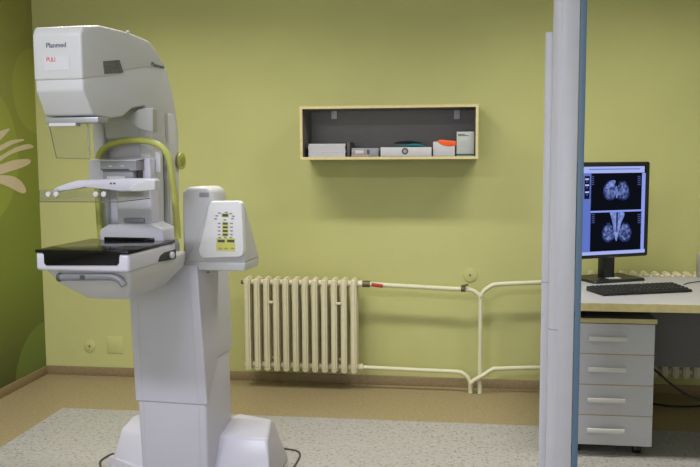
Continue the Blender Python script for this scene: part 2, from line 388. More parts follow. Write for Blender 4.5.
# head details : collimator plate, vent, sticker, lettering
colp = [(47, 119.5), (90, 118.5), (90, 122.5), (48, 123)]
box('collimator_plate', m(47, 120, -.5).x, -.165, -.512, -.44, 1.546, 1.566, chrome_m, MU, .003)
box('collimator_slot', m(49, 120, -.51).x, m(76, 120, -.51).x, -.514, -.48, 1.535, 1.547, paper_m, MU, .002)
vx = hr(-.42)+.0045
vp = [mx(a, b, vx) for a, b in ((104.2, 61.2), (116.8, 60), (120, 72.6), (105.3, 74))]
vo = loft('vent_grille', [[Vector((p.x-.01+(hr(p.y)-hr(-.42)), p.y, p.z)) for p in vp], [Vector((p.x+(hr(p.y)-hr(-.42)), p.y, p.z)) for p in vp]], vent_m, MU)
st = pbox('sticker', 44.5, 69.5, 56, 70.5, -.5502, .0008, paper_m, MU); st['label'] = 'white paper sticker with red lettering'
a = m(46.2, 61.8, -.5515)
text('red_lettering', 'PULI', .022, red_m, st, frame_mtx(a, (1, 0, 0), (0, 0, 1)), .034)
a = m(46, 47.8, -.5508)
text('maker_lettering', 'Planmed', .024, blue_ink, MU, frame_mtx(a, (1, 0, 0), (0, 0, 1)), m(66, 47, -.5508).x-a.x)
pbox('small_print', 51.5, 60, 49.2, 50, -.5502, .0005, grey_l, MU)
a = mx(152.5, 65.6, -.130); b = mx(162, 67.6, -.130); a.x = hr(a.y)+.0045
text('side_lettering', 'Planmed', .022, dark_ink, MU, frame_mtx(a, Vector((.148, 1, -.06)), (0, .06, 1)), (b-a).length)

# face shield
sh = [(48.5, 122.5), (90, 122.5), (90, 159), (56.5, 158)]
f0 = [m(a, b, -.50) for a, b in sh]
shd = loft('face_shield', [f0, [p+Vector((0, .004, 0)) for p in f0]], clear_m, MU)
tube('shield_edge', [f0[0], f0[3]], .002, rim_m, shd, 6, 0); tube('shield_edge', [f0[3], f0[2]], .0014, rim_m, shd, 6, 0)
tube('shield_edge', [m(87.5, 124, -.495), m(89.5, 155, -.495)], .0035, clear('clear_bright', (1, 1, 1), .5), shd, 8, 0)

# compression carriage, rail cover and base block
loft('rail_cover', [[m(a, b, -.195) for a, b in ((118, 226), (116, 196), (117, 176), (150, 176), (152, 224))], [m(a, b, -.195)+Vector((0, .07, 0)) for a, b in ((118, 226), (116, 196), (117, 176), (150, 176), (152, 224))]], white_m, MU, .008, 3)
pbox('rail_button', 125, 145, 217.8, 222.6, -.195, .014, grey_m, MU, .004)
bb = [(100, 242), (99.5, 230), (108, 224.3), (150, 223.5), (163, 229.5), (164, 242)]
loft('table_mount', [[m(a, b, -.205) for a, b in bb], [m(a, b, -.205)+Vector((0, .12, 0)) for a, b in bb]], white_m, MU, .006, 3)
pbox('cassette_slot', 104.5, 154.5, 237.8, 240.4, -.205, .003, black_g, MU, .001)
cw = [(88.5, 182), (88, 160.5), (92, 159), (150, 158), (151, 180), (150, 184)]
loft('carriage', [[m(a, b, -.235) for a, b in cw], [m(a, b, -.235)+Vector((0, .055, 0)) for a, b in cw]], white_m, MU, .006, 3)
cu_ = pbox('clamp_unit', 101.5, 135, 161.5, 171, -.275, .0, grey_m, MU, .004)
bm = bmesh.new()
a = m(100.5, 170.5, -.30); b = m(136, 161, -.30); add_box(bm, a.x, b.x, -.30, -.23, a.z, b.z)
cu_.data = cu_.data.copy(); bm2 = bmesh.new(); bm.to_mesh(cu_.data); bm.free()
loft('clamp_top', [[(a.x, -.30, b.z), (b.x, -.30, b.z), (b.x+.005, -.21, b.z+.008), (a.x+.02, -.21, b.z+.008)], [(a.x, -.30, b.z+.004), (b.x, -.30, b.z+.004), (b.x+.005, -.21, b.z+.014), (a.x+.02, -.21, b.z+.014)]], white_m, MU, .001)
box('clamp_strip', a.x+.004, b.x-.03, -.303, -.299, a.z+.002, a.z+.006, grey_d, cu_)
pbox('clamp_button', 109, 112, 165.5, 166.6, -.3, .002, paper_m, cu_); pbox('clamp_button', 121, 124, 165.5, 166.6, -.3, .002, paper_m, cu_)
pbox('clamp_base', 103, 133, 170.5, 180.5, -.285, .0, grey_m, MU, .003)
a2 = m(103, 180.5, -.29); b2 = m(133, 170.5, -.29)
box('clamp_foot', a2.x, b2.x, -.29, -.225, a2.z, b2.z, grey_m, MU, .003)
pbox('clamp_label', 107, 125, 176.3, 178.8, -.29, .0012, paper_m, MU)
box('clamp_shadow_block', m(136, 170, -.262).x, m(139.5, 170, -.262).x, -.262, -.22, m(136, 178, -.262).z, m(136, 163, -.262).z, grey_d, MU, .002)  # dark block painted in as the shadow beside the clamp
pbox('side_pull', 156.5, 161.5, 151, 172.5, -.178, .012, shell_m, MU, .004)
# paddle holder bow
bw = [(50, 191.5), (57, 187), (68, 183), (78, 180.4), (90, 179.6), (120, 178.6), (152, 178.6), (155, 181), (155, 189.5), (140, 190), (122, 191.6), (112, 190), (98, 188.6), (85, 187), (72, 189.6), (60, 191), (52, 193)]
loft('paddle_bracket', [[m(a, b, -.40) for a, b in bw], [m(a, b, -.40)+Vector((0, .045, 0)) for a, b in bw]], white_m, MU, .003, 2)
rb = [(124, 191.5), (134, 184), (146, 180.8), (155, 180), (155, 190.5), (140, 191.5)]
loft('bracket_arm', [[m(a, b, -.43) for a, b in rb], [m(a, b, -.43)+Vector((0, .03, 0)) for a, b in rb]], shell_m, MU, .004, 3)
for dx in (110, 113.5): pbox('bracket_screw', dx, dx+1.8, 182.6, 184.3, -.40, .001, grey_d, MU)
# clear paddle tray
pa, pb = m(40.2, 201.5, -.52), m(118, 190.5, -.52)
bm = bmesh.new(); t = .003; yb = -.28
add_box(bm, pa.x, pb.x, -.52, yb, pa.z, pa.z+t)
add_box(bm, pa.x, pb.x, -.52, -.52+t, pa.z+t, pb.z); add_box(bm, pa.x, pb.x, yb-t, yb, pa.z+t, pb.z)
add_box(bm, pa.x, pa.x+t, -.52+t, yb-t, pa.z+t, pb.z); add_box(bm, pb.x-t, pb.x, -.52+t, yb-t, pa.z+t, pb.z)
pd = finish('compression_paddle', bm, clear_m, MU, smooth=False); pd['label'] = 'clear plastic paddle tray'
bm = bmesh.new()
add_tube(bm, [(pa.x, -.522, pa.z), (pb.x, -.522, pa.z)], .0022, 6, 0); add_tube(bm, [(pa.x, -.522, pa.z), (pa.x, -.522, pb.z)], .0012, 6, 0); add_tube(bm, [(pb.x, -.522, pa.z), (pb.x, yb, pa.z)], .0018, 6, 0)
finish('paddle_rim', bm, rim_m, pd)
for dx in (49, 56.8, 96.4, 104.4):
    s = m(dx, 194.2, -.522); disc('paddle_screw', s, (0, -1, 0), .0095, .008, paper_m, pd, 20, .002)

# green hoop handle
hp_ = [m(a, b, y) for a, b, y in ((101, 238, -.19), (99, 212, -.195), (97.5, 185, -.20), (98, 161, -.21), (102, 151, -.215), (110, 144.8, -.22), (124, 141, -.22), (140, 140.4, -.22), (154, 143, -.22), (164, 149.5, -.22), (169.5, 161, -.22), (173, 185, -.215), (176, 212, -.205), (178, 238, -.19))]
tube('hoop_handle', hp_, .0128, lime_m, MU, 16, 5)
kc = mx(181, 161, -.116); disc('side_knob', (-.119, kc.y-.004, kc.z), (1, 0, 0), .036, .012, lime_m, MU, 32, .004)
disc('knob_center', (-.108, kc.y-.004, kc.z), (1, 0, 0), .02, .004, limed_m, MU, 24, .001)

# image receptor table
TY0 = -.55
tl, tr_ = m(35, 250.5, TY0), m(128.5, 250.5, TY0); tz = tl.z
zb = m(35, 270.5, TY0).z
ybk = -.165
body = box('table_body', tl.x, tr_.x, TY0, ybk, zb, tz-.006, white_m, MU, .012, 4)
box('table_top', tl.x+.001, tr_.x-.001, TY0-.002, ybk, tz-.007, tz+.004, black_g, MU, .002)
wi = [(43.5, 254.5), (41, 251), (121.5, 251), (119, 254.5), (118.5, 263.5), (116.5, 265.5), (46, 265.5), (44, 263.5)]
loft('table_front_window', [[m(a, b, TY0-.004) for a, b in wi], [m(a, b, TY0-.004)+Vector((0, .02, 0)) for a, b in wi]], black_g, MU, .001)
# under fairing
ft = [(tl.x+.03, TY0+.01), (tr_.x-.004, TY0+.01), (tr_.x-.004, ybk-.01), (tl.x+.03, ybk-.01)]
b0, b1 = m(88, 296, -.44), m(129, 297, -.44)
loft('table_fairing', [[(b0.x, -.44, .915), (b1.x, -.44, .915), (b1.x+.01, -.16, .925), (b0.x+.02, -.16, .925)],
     [(tl.x+.06, TY0+.05, .975), (tr_.x-.02, TY0+.05, .975), (tr_.x-.012, -.06, .99), (tl.x+.06, -.06, .99)],
     [(tl.x+.02, TY0+.02, zb+.004), (tr_.x-.004, TY0+.02, zb+.004), (tr_.x-.004, -.05, zb+.02), (tl.x+.02, -.05, zb+.02)]], shell_m, MU, .012, 3)
# grey lever under the table
lev = tube('release_lever', [m(a, b, -.53) for a, b in ((60, 277.2), (84, 277), (106, 276.8), (114, 277.5), (120, 280.5), (124, 285.5))], .0125, lever_m, MU, 14, 5)
disc('lever_cap', m(58, 277.2, -.53), (1, 0, 0), .0155, .012, grey_d, lev, 20, .002)
pbox('lever_tab', 80, 84, 275, 279, -.545, .002, grey_d, lev, .0005)
# black side recess with knob
sx = tr_.x+.0006
rs = [mx(a, b, sx) for a, b in ((158, 262), (160, 256), (164, 252.5), (176, 249), (176, 258.5), (166, 260.8))]
loft('side_recess', [[p-Vector((.006, 0, 0)) for p in rs], rs], black_m, MU)
kk = mx(170.5, 255, sx); disc('side_button', kk, (1, 0, 0), .013, .014, paper_m, MU, 20, .004)

# floor cables of the machine
c = [onZ(a, b, .006) for a, b in ((117, 455), (112, 454), (103, 459), (100, 463), (102, 470))]
tag(tube('floor_cable', c, .005, wire_m, None, 8), 'thin grey cable on the white floor by the left foot of the machine', 'cable')
c = [onZ(a, b, .006) for a, b in ((277, 447.5), (287, 449), (297, 451), (300, 455), (297, 462), (292, 470))]
tag(tube('floor_cable', c, .005, wire_m, None, 8), 'thin grey cable on the white floor by the right foot of the machine', 'cable')

# ------------------------------------------------------------------ radiators
def radiator(name, x0, n, pitch_, y0, z0, z1, label):
    r = empty(name, (x0, y0, 0))
    bm = bmesh.new(); w_ = .035
    add_hdr = []
    for yy in (0, .045, .09): add_box(bm, (pitch_-w_)/2, (pitch_+w_)/2, yy, yy+.034, z0+.02, z1-.02)
    bmesh.ops.bevel(bm, geom=list(bm.edges), offset=.010, segments=2, affect='EDGES')
    add_box(bm, pitch_/2-.010, pitch_/2+.010, .012, .112, z0+.03, z1-.03)
    for za, zb_ in ((z1-.06, z1-.002), (z0+.002, z0+.05)):
        b2 = bmesh.new(); add_box(b2, (pitch_-.036)/2, (pitch_+.036)/2, .004, .12, za, zb_)
        bmesh.ops.bevel(b2, geom=list(b2.edges), offset=.008, segments=3, affect='EDGES')
        me_ = bpy.data.meshes.new('t'); b2.to_mesh(me_); b2.free(); bm.from_mesh(me_); bpy.data.meshes.remove(me_)
    for zc in (z1-.035, z0+.03): add_tube(bm, [(-.0005, .062, zc), (pitch_+.0005, .062, zc)], .02, 14, 0)
    s0 = finish('section', bm, rad_m, r)
    for i in range(1, n):
        s = s0.copy(); C.objects.link(s); s.parent = r; s.location = (i*pitch_, 0, 0)
    return tag(r, label, 'radiator')
R0, R1 = onY(241.5, 277, 4.8), onY(358, 281, 4.8)
zt = onY(300, 278.5, 4.81).z; zbt = onY(300, 373, 4.8).z
PT = (R1.x-R0.x)/12
rad = radiator('radiator', R0.x, 12, PT, 4.80, zbt, zt, 'cream ribbed cast-iron radiator on the green wall below the shelf')
for i in (3, 10): box('spacer_clip', i*PT-.014, i*PT+.014, .002, .02, .535, .55, rad_m, rad, .003)
disc('end_plug', (-.02, .062, zt-.035), (1, 0, 0), .012, .02, valve_m, rad, 12)
for i in (2, 9): box('wall_bracket', (i+1)*PT-.01, (i+1)*PT+.01, .06, .201, zbt+.07, zbt+.085, rad_m, rad)
disc('drain_plug', (9.9*PT, -.006, zbt+.012), (0, 1, 0), .008, .008, valve_m, rad, 12)
for zc in (zt-.035, zbt+.03): disc('connector_nut', (12*PT, .062, zc), (1, 0, 0), .024, .02, rad_m, rad, 6)
rad2 = radiator('radiator', .72, 13, .0588, 4.80, .14, .752, 'cream ribbed radiator behind the desk, its top edge showing above the desktop')
for i in (3, 9): box('wall_bracket', (i+1)*PT-.01, (i+1)*PT+.01, .06, .2001, .22, .235, rad_m, rad2)

# ------------------------------------------------------------------ heating pipes
YP = 4.862
def P_(x, y): p = onY(x, y, YP); return p
sup = empty('supply_pipe', (onY(480, 292, YP).x, YP, 0))
tag(sup, 'upper cream heating pipe from the radiator top, with red handled valve', 'pipe')
def lp(root, pts): return [p-root.location for p in pts]
vx_ = onY(480.5, 300, YP).x
xe = R1.x+.02
zs = zt-.035
def W(x, z): return Vector((x, YP, z))
tube('pipe_run', lp(sup, [W(xe+.03, zs), P_(400, 285.8), P_(450, 288.6), P_(464, 289), P_(471, 290), P_(478, 294), P_(481, 300)]), .0135, pipe_m, sup, 14, 6)
tube('pipe_run', lp(sup, [P_(480.5, 299), P_(483, 292), P_(491, 286), P_(500, 284), P_(545, 282), W(.698, .705)]), .0135, pipe_m, sup, 14, 6)
tube('riser', lp(sup, [W(vx_, P_(480, 295).z), W(vx_, .25), W(vx_, .003)]), .0135, pipe_m, sup, 14, 1)
tube('valve_body', lp(sup, [W(xe+.002, zs), W(xe+.045, zs)]), .02, valve_m, sup, 8, 0)
a = P_(362, 283.5); b = P_(383, 285.5)
tube('valve_handle', lp(sup, [Vector((P_(372, 284).x, YP-.022, P_(372, 284).z)), Vector((b.x, YP-.024, b.z))]), .011, redv_m, sup, 8, 0)
vv = P_(463, 288.5)-sup.location
disc('shutoff_valve', vv-Vector((.012, 0, 0)), (1, 0, 0), .021, .026, valve_m, sup, 8)
tube('shutoff_lever', [vv+Vector((0, -.02, .02)), vv+Vector((.03, -.025, .028))], .006, valve_m, sup, 8, 0)
ret = empty('return_pipe', (onY(470, 380, YP).x, YP, 0))
tag(ret, 'lower cream heating pipe running from the radiator foot to the floor', 'pipe')
YR = YP
rx = onY(470.5, 385, YR).x; zr = zbt+.03
tube('pipe_run', lp(ret, [W(xe+.002, zr), W(xe+.05, zr), P_(420, 370), P_(455, 371.6), P_(463, 373.5), P_(468, 378), P_(470.5, 384)]), .0125, pipe_m, ret, 14, 6)
tube('pipe_run', lp(ret, [p+Vector((0, -.028, 0)) if i < 3 else p for i, p in enumerate([P_(470.5, 382), P_(474, 379), P_(482, 374.5), P_(492, 369.6), P_(500, 368.5), P_(545, 367.5), W(.698, .165)])]), .0125, pipe_m, ret, 14, 6)
tube('riser', lp(ret, [W(rx, P_(470, 380).z), W(rx, .05), W(rx, .003)]), .0135, pipe_m, ret, 14, 1)

# ------------------------------------------------------------------ wall shelf and its contents
SX0, SX1, SY0, SZ0, SZ1 = -.935, .0875, 4.70, 1.404, 1.711
shf = empty('wall_shelf', ((SX0+SX1)/2, YB, SZ0)); tag(shf, 'open box shelf with pale wood edges and dark grey inside, on the green wall', 'shelf')
def sb(name, x0, x1, y0, y1, z0, z1, ma, bevel=.0):
    L_ = shf.location; return box(name, x0-L_.x, x1-L_.x, y0-L_.y, y1-L_.y, z0-L_.z, z1-L_.z, ma, shf, bevel)
T = .0155
sb('bottom_board', SX0, SX1, SY0+.002, YB, SZ0, SZ0+T, lam_shelf); sb('top_board', SX0, SX1, SY0+.002, YB, SZ1-T, SZ1, lam_shelf)
sb('side_board', SX0, SX0+T, SY0+.002, YB, SZ0+T, SZ1-T, lam_shelf); sb('side_board', SX1-T, SX1, SY0+.002, YB, SZ0+T, SZ1-T, lam_shelf)
sb('back_panel', SX0+T, SX1-T, YB-.012, YB-.001, SZ0+T, SZ1-T, lam_shelf)
for x0, x1, z0, z1 in ((SX0, SX1, SZ0, SZ0+T), (SX0, SX1, SZ1-T, SZ1), (SX0, SX0+T, SZ0+T, SZ1-T), (SX1-T, SX1, SZ0+T, SZ1-T)): sb('edge_band', x0, x1, SY0, SY0+.002, z0, z1, edge_m)
for px in (334, 457):
    p = onY(px, 115, 4.97); sb('hanger_plate', p.x-.018, p.x+.018, 4.972, 4.988, p.z-.024, p.z+.03, lam_light, .003)
ZF = SZ0+T+.0005
YS = 4.74
# booklets
bx0, bx1 = onY(308.5, 150, YS).x, onY(346, 150, YS).x
zz = ZF
for i in range(6):
    hgt = .0128; dx = random.uniform(-.004, .004)
    bl = empty('booklet', ((bx0+bx1)/2, YS+.07, zz))
    names = ['bottom', 'second from the bottom', 'third from the bottom', 'third from the top', 'second from the top', 'topmost']
    tag(bl, 'white paper booklet, %s of the stack on the shelf' % names[i], 'booklet', 'booklets on the shelf')
    hw = (bx1-bx0)/2
    box('pages', -hw+dx+.002, hw+dx-.003, -.068, .07, .0012, hgt-.0012, paper_m, bl)
    box('cover', -hw+dx, hw+dx, -.07, .071, hgt-.0012, hgt-.0002, carton_m, bl)
    box('cover', -hw+dx, hw+dx, -.07, .071, .0, .0012, carton_m if i % 2 else silver_m, bl)
    zz += hgt
p0, p1 = onY(346.8, 150, YS+.01).x, onY(350, 150, YS+.01).x
o = box('dark_folder', p0, p1, YS+.01, YS+.19, ZF, onY(348, 142, YS).z, grey_d, None, .002); tag(o, 'thin dark grey folder standing right of the booklet stack', 'folder')
# grey case
p0, p1 = onY(351.5, 150, YS), onY(378.5, 148, YS)
cs = box('small_case', p0.x, p1.x, YS, YS+.13, ZF, p1.z, grey_m, None, .003); tag(cs, 'small flat grey case with a white label between booklets and white box', 'case')
box('case_base', p0.x-.001, p0.x+.105, YS-.002, YS+.05, ZF+.001, ZF+.012, brownb_m, cs)
box('case_label', p0.x+.022, p0.x+.07, YS-.002, YS+.001, ZF+.018, ZF+.036, paper_m, cs)
box('case_clasp', p0.x+.09, p0.x+.105, YS-.003, YS+.001, ZF+.014, ZF+.04, grey_d, cs)
# white box binder
p0, p1 = onY(380.5, 150, YS-.02), onY(431.5, 147, YS-.02)
bi = box('flat_box', p0.x, p1.x, YS-.02, YS+.2, ZF, p1.z, carton_m, None, .003); tag(bi, 'flat white box with a round grey emblem, in the middle of the shelf', 'box')
pc = onY(405, 151.2, YS-.02); disc('round_emblem', (pc.x, YS-.0195, pc.z), (0, -1, 0), .019, .002, grey_d, bi, 24)
disc('emblem_ring', (pc.x, YS-.0212, pc.z), (0, -1, 0), .010, .001, grey_m, bi, 20)
bz = p1.z
# folded teal and dark cloth on box
cl0, cl1 = onY(393, 146, YS+.04).x, onY(425, 146, YS+.04).x; cm = (cl0+cl1)/2; ch = (cl1-cl0)/2
bm = bmesh.new()
rings = []
for s in range(9):
    u_ = -1+2*s/8; wd = .05*(1-.5*u_*u_)
    rings.append([(cm+ch*u_, YS+.06+wd*math.cos(2*PI*k/12), bz+.0015+max(0, (.009+.004*math.sin(3*u_))*(1-.75*u_*u_)*(1+math.sin(2*PI*k/12)))) for k in range(12)])
add_loft(bm, rings); cth = finish('folded_cloth', bm, teal_m); tag(cth, 'folded teal and dark cloth lying on the flat white box', 'cloth')
bm = bmesh.new(); rings = []
for s in range(9):
    u_ = -1+2*s/8
    rings.append([(cm-.01+.075*u_, YS+.065+.035*math.cos(2*PI*k/12), bz+.021+.009*(1-.6*u_*u_)*(1+math.sin(2*PI*k/12))) for k in range(12)])
add_loft(bm, rings); finish('dark_fold', bm, navy_m, cth)
# carton with orange flap
p0, p1 = onY(433, 150, YS), onY(455, 141.5, YS)
ca = box('tissue_carton', p0.x, p1.x, YS, YS+.12, ZF, p1.z, carton_m, None, .002); tag(ca, 'white carton with an orange flap beside the tall grey tin', 'carton')
of = [(437, 141), (440, 139.6), (448, 140.2), (456, 141), (456, 145.5), (450, 146.5), (444, 145.6), (440, 144)]
loft('orange_flap', [[onY(a, b, YS-.002) for a, b in of], [onY(a, b, YS-.002)+Vector((0, .05, 0)) for a, b in of]], orange_m, ca, .001)
pl_ = p0.z
box('printed_line', p0.x+.02, p1.x-.02, YS-.0008, YS+.001, ZF+.022, ZF+.0245, grey_l, ca)
# grey tin
p0, p1 = onY(456.5, 150, YS), onY(474.5, 131.5, YS)
ti = box('square_tin', p0.x, p1.x, YS, YS+.10, ZF, p1.z, silver_m, None, .003); tag(ti, 'tall silver grey box with green base stripe and dark lid, right end of shelf', 'box')
box('dark_lid', p0.x+.006, p1.x-.006, YS+.006, YS+.094, p1.z, p1.z+.009, black_m, ti, .002)
box('base_stripe', p0.x-.0006, p1.x+.0006, YS-.0008, YS+.1005, ZF+.004, ZF+.013, green_m, ti)
for j, (zz_, ww) in enumerate(((.035, .06), (.028, .04))): box('print_line', p0.x+.008, p0.x+.008+ww, YS-.0008, YS+.001, p1.z-zz_+.01, p1.z-zz_+.014, green_m, ti)
for j in range(3): box('print_line', p0.x+.02, p0.x+.07, YS-.0008, YS+.001, p1.z-.058-.012*j, p1.z-.0565-.012*j, grey_m, ti)

# ------------------------------------------------------------------ partition
PY0 = 2.85
pa_ = onY(550, 200, PY0); pb_ = onY(576.3, 200, PY0); pc_ = onY(582.8, 200, PY0); pl0 = onY(541, 200, PY0+.07)
pt = empty('partition_screen', (pa_.x, PY0, 0), -math.radians(6.5)); tag(pt, 'tall white partition screen with rounded post and blue edge between machine and desk', 'partition')
ww = pb_.x-pa_.x; wb_ = pc_.x-pa_.x
pr_ = rrect(0, ww, 0, .075, .026, 6); zj = onY(565, 330, PY0).z
loft('corner_post', [[(x, y, .02) for x, y in pr_], [(x, y, 2.2) for x, y in pr_]], part_m, pt, 0, angle=25)
pj_ = rrect(-.0006, ww+.0006, -.0006, .0756, .0266, 6)
loft('joint_line', [[(x, y, zj-.0015) for x, y in pj_], [(x, y, zj+.0015) for x, y in pj_]], grey_m, pt)
box('raised_strip', ww*.38, ww-.001, -.001, .012, .02, 2.2, part_m, pt, .0015)
box('main_panel', .012, ww-.004, .07, .72, .02, 2.2, part_m, pt, .002)
box('blue_edge_trim', ww+.0008, wb_, -.002, .04, .02, 2.2, blue_m, pt, .001)
pr_ = rrect(pl0.x-pa_.x-.002, .012, .072, .12, .012, 5); zt_ = onY(545, 32, PY0+.07).z
loft('side_panel', [[(x, y, .02) for x, y in pr_], [(x, y, zt_) for x, y in pr_]], part_m, pt, 0)
pj_ = rrect(pl0.x-pa_.x-.0025, .012, .0715, .12, .012, 5); zj = onY(545, 282.5, PY0+.07).z
loft('joint_line', [[(x, y, zj-.0012) for x, y in pj_], [(x, y, zj+.0012) for x, y in pj_]], grey_m, pt)
for y in (.03, .6): box('foot_bar', -.05, .13, y-.03, y+.03, 0, .02, part_m, pt, .004)

# ------------------------------------------------------------------ desk
DX0, DX1 = .47, 1.95
fz = .75; DY0 = onZ(640, 304, fz).y; DY1 = 4.69
dk = empty('desk', ((DX0+DX1)/2, (DY0+DY1)/2, 0)); tag(dk, 'office desk with pale grey top and beech front edge, holding the monitor', 'desk')
def db(name, x0, x1, y0, y1, z0, z1, ma, bevel=0):
    return box(name, x0-dk.location.x, x1-dk.location.x, y0-dk.location.y, y1-dk.location.y, z0, z1, ma, dk, bevel)
db('desktop', DX0, DX1, DY0+.003, DY1, fz-.036, fz, lam_desk)
db('front_edge', DX0, DX1, DY0, DY0+.003, fz-.037, fz, edge_m)
db('side_panel', DX0, DX0+.02, DY0+.05, DY1-.03, 0, fz-.036, lam_grey); db('side_panel', DX1-.025, DX1, DY0+.05, DY1-.03, 0, fz-.036, lam_grey)
zm = onY(680, 367, 4.50).z
db('modesty_panel', DX0+.02, DX1-.025, 4.50, 4.518, zm, fz-.036, lam_grey)
# drawer pedestal
PYF = 3.90; PXR = onY(656, 330, PYF).x; PXL = PXR-.395
pdx = empty('drawer_pedestal', ((PXL+PXR)/2, PYF+.25, 0)); tag(pdx, 'light grey four drawer cabinet on castors under the desk', 'drawer cabinet')
def kb(name, x0, x1, y0, y1, z0, z1, ma, par=None, bevel=0):
    return box(name, x0-pdx.location.x, x1-pdx.location.x, y0-pdx.location.y, y1-pdx.location.y, z0, z1, ma, par or pdx, bevel)
zt2 = onY(640, 319, PYF).z; zt3 = onY(640, 323.5, PYF).z; zbm = .053
kb('carcass', PXL+.004, PXR-.004, PYF+.02, PYF+.5, zbm, zt3, lam_light)
kb('cabinet_top', PXL, PXR+.004, PYF-.003, PYF+.5, zt3, zt2, lam_grey)
kb('top_edge_band', PXL, PXR+.004, PYF-.006, PYF-.003, zt3, zt2, edge_m)
zz0 = zbm; hh = (zt3-.003-zbm)/4
for i in range(4):
    z0 = zbm+i*hh; dr = kb('drawer', PXL+.004, PXR-.004, PYF, PYF+.018, z0+.002, z0+hh-.002, lam_light, None, .001)
    if i: kb('drawer_edge', PXL+.004, PXR-.004, PYF+.001, PYF+.019, z0-.0025, z0+.0022, seam_m, dr)
    hz = z0+hh*.53; hx0, hx1 = onY(588, 340, PYF).x, onY(626, 340, PYF).x
    bm = bmesh.new(); dlo = pdx.location
    add_box(bm, hx0-dlo.x, hx1-dlo.x, -.278, -.268, hz-.0105, hz+.0105)
    for x in (hx0+.01, hx1-.02): add_box(bm, x-dlo.x, x+.01-dlo.x, -.268, -.249, hz-.005, hz+.005)
    finish('handle', bm, panel_m, dr, .002)
for x in (PXL+.05, PXR-.06):
    for y in (PYF+.06, PYF+.42):
        ct = kb('castor', x-.015, x+.015, y-.02, y+.015, .042, zbm, black_m, None, .002)
        disc('castor_wheel', (x-.018-pdx.location.x, y-pdx.location.y, .0265), (1, 0, 0), .0235, .036, black_m, ct, 20, .003)
# cables below the desk
c = [onY(654, 369, 4.44), onY(662, 376, 4.44), onY(671, 384, 4.42), onY(687, 395, 4.40), onY(700, 400, 4.38), onY(712, 403, 4.36)]
c = [p+Vector((0, 0, .0)) for p in c]
c0 = [onY(645, 357, 4.47), onY(649, 363, 4.46)]
tag(tube('desk_cable', c0+c, .006, bwire_m, None, 8), 'upper black cable drooping under the desk beside the drawer cabinet', 'cable')
c = [onZ(a, b, .0095) for a, b in ((640, 402), (654, 404), (668, 406), (684, 406.5), (700, 406), (715, 404))]
tag(tube('desk_cable', c, .006, bwire_m, None, 8), 'lower black cable lying along the floor under the desk', 'cable')

# ------------------------------------------------------------------ monitor
MA = math.radians(27)
mc = onZ(603, 278, fz)
mon = empty('monitor', (mc.x, mc.y-.03, fz), MA); tag(mon, 'black computer monitor showing two x-ray images, on the desk', 'monitor')
ux = Vector((math.cos(MA), math.sin(MA), 0)); un = Vector((math.sin(MA), -math.cos(MA), 0))   # un: towards viewer
fp0 = mon.location+un*.075
def mo(x, y, off=0):   # pixel -> monitor local (u, -n, z) on the plane of the screen
    d = ray(x, y); o = fp0+un*off; t = (o-CAM).dot(un)/d.dot(un); p = CAM+d*t-mon.location
    return Vector((p.dot(ux), -p.dot(un), p.z))
br, tp = mo(649, 255.5), mo(648.5, 161.5)
zb_, zt_ = br.z, mo(615, 162).z
u1 = (br.x+tp.x)/2; u0 = mo(573.5, 200).x
scy = -.075
loft('casing', [[(x, scy, z) for x, z in rrect(u0, u1, zb_, zt_, .012)], [(x, scy+.035, z) for x, z in rrect(u0, u1, zb_, zt_, .012)]], black_m, mon, .003)
loft('back_bulge', [[(x, scy+.035, z) for x, z in rrect(u0+.05, u1-.05, zb_+.06, zt_-.06, .03)], [(x, scy+.065, z) for x, z in rrect(u0+.09, u1-.09, zb_+.12, zt_-.12, .03)]], black_m, mon)
nkx = mo(603.5, 265).x
box('neck', -.034, .034, scy+.03, .012, .012, zb_+.2, black_m, mon, .004)
loft('stand_base', [[(x, y, .0005) for x, y in rrect(-.16, .17, -.14, .09, .02)], [(x*.97, y*.97, .014) for x, y in rrect(-.16, .17, -.14, .09, .02)]], black_m, mon, .002)
box('silver_foot_plate', -.035, .04, -.10, -.055, .0142, .016, grey_l, mon)
# screen picture
def emi(name, col, s=1):
    M = bpy.data.materials.new(name); M.use_nodes = True; nt = M.node_tree; nt.nodes.clear()
    o_ = nt.nodes.new('ShaderNodeOutputMaterial'); e_ = nt.nodes.new('ShaderNodeEmission'); e_.inputs[0].default_value = (*col, 1); e_.inputs[1].default_value = s
    nt.links.new(e_.outputs[0], o_.inputs[0]); return M
def emi_noise(name, c0_, c1_, sc, p0_=.4, p1_=.72):
    M = emi(name, c0_); nt = M.node_tree; e_ = [n for n in nt.nodes if n.type == 'EMISSION'][0]
    tc = nt.nodes.new('ShaderNodeTexCoord'); nz = nt.nodes.new('ShaderNodeTexNoise'); nz.inputs['Scale'].default_value = sc; nz.inputs['Detail'].default_value = 6; nz.inputs['Roughness'].default_value = .65
    r = nt.nodes.new('ShaderNodeValToRGB'); r.color_ramp.elements[0].position = p0_; r.color_ramp.elements[1].position = p1_
    r.color_ramp.elements[0].color = (*c0_, 1); r.color_ramp.elements[1].color = (*c1_, 1)
    nt.links.new(tc.outputs['Object'], nz.inputs['Vector']); nt.links.new(nz.outputs['Fac'], r.inputs['Fac']); nt.links.new(r.outputs['Color'], e_.inputs[0]); return M
scr_black = emi('screen_black', (.004, .005, .009)); scr_bar = emi('screen_bar', rgb(165, 178, 236), 1); scr_blue = emi('screen_blue', rgb(96, 116, 196))
scr_edge = emi('screen_edge', rgb(140, 158, 235)); scr_dim = emi('screen_dim', rgb(70, 80, 130)); scr_ink = emi('screen_ink', rgb(20, 24, 50)); scr_pale = emi('screen_pale', rgb(190, 200, 245))
tissue = emi_noise('scan_tissue', rgb(34, 44, 92), rgb(140, 160, 225), 60); muscle = emi_noise('scan_muscle', rgb(90, 108, 180), rgb(160, 178, 235), 40)
halo = emi_noise('scan_halo', rgb(16, 22, 50), rgb(60, 76, 140), 50)
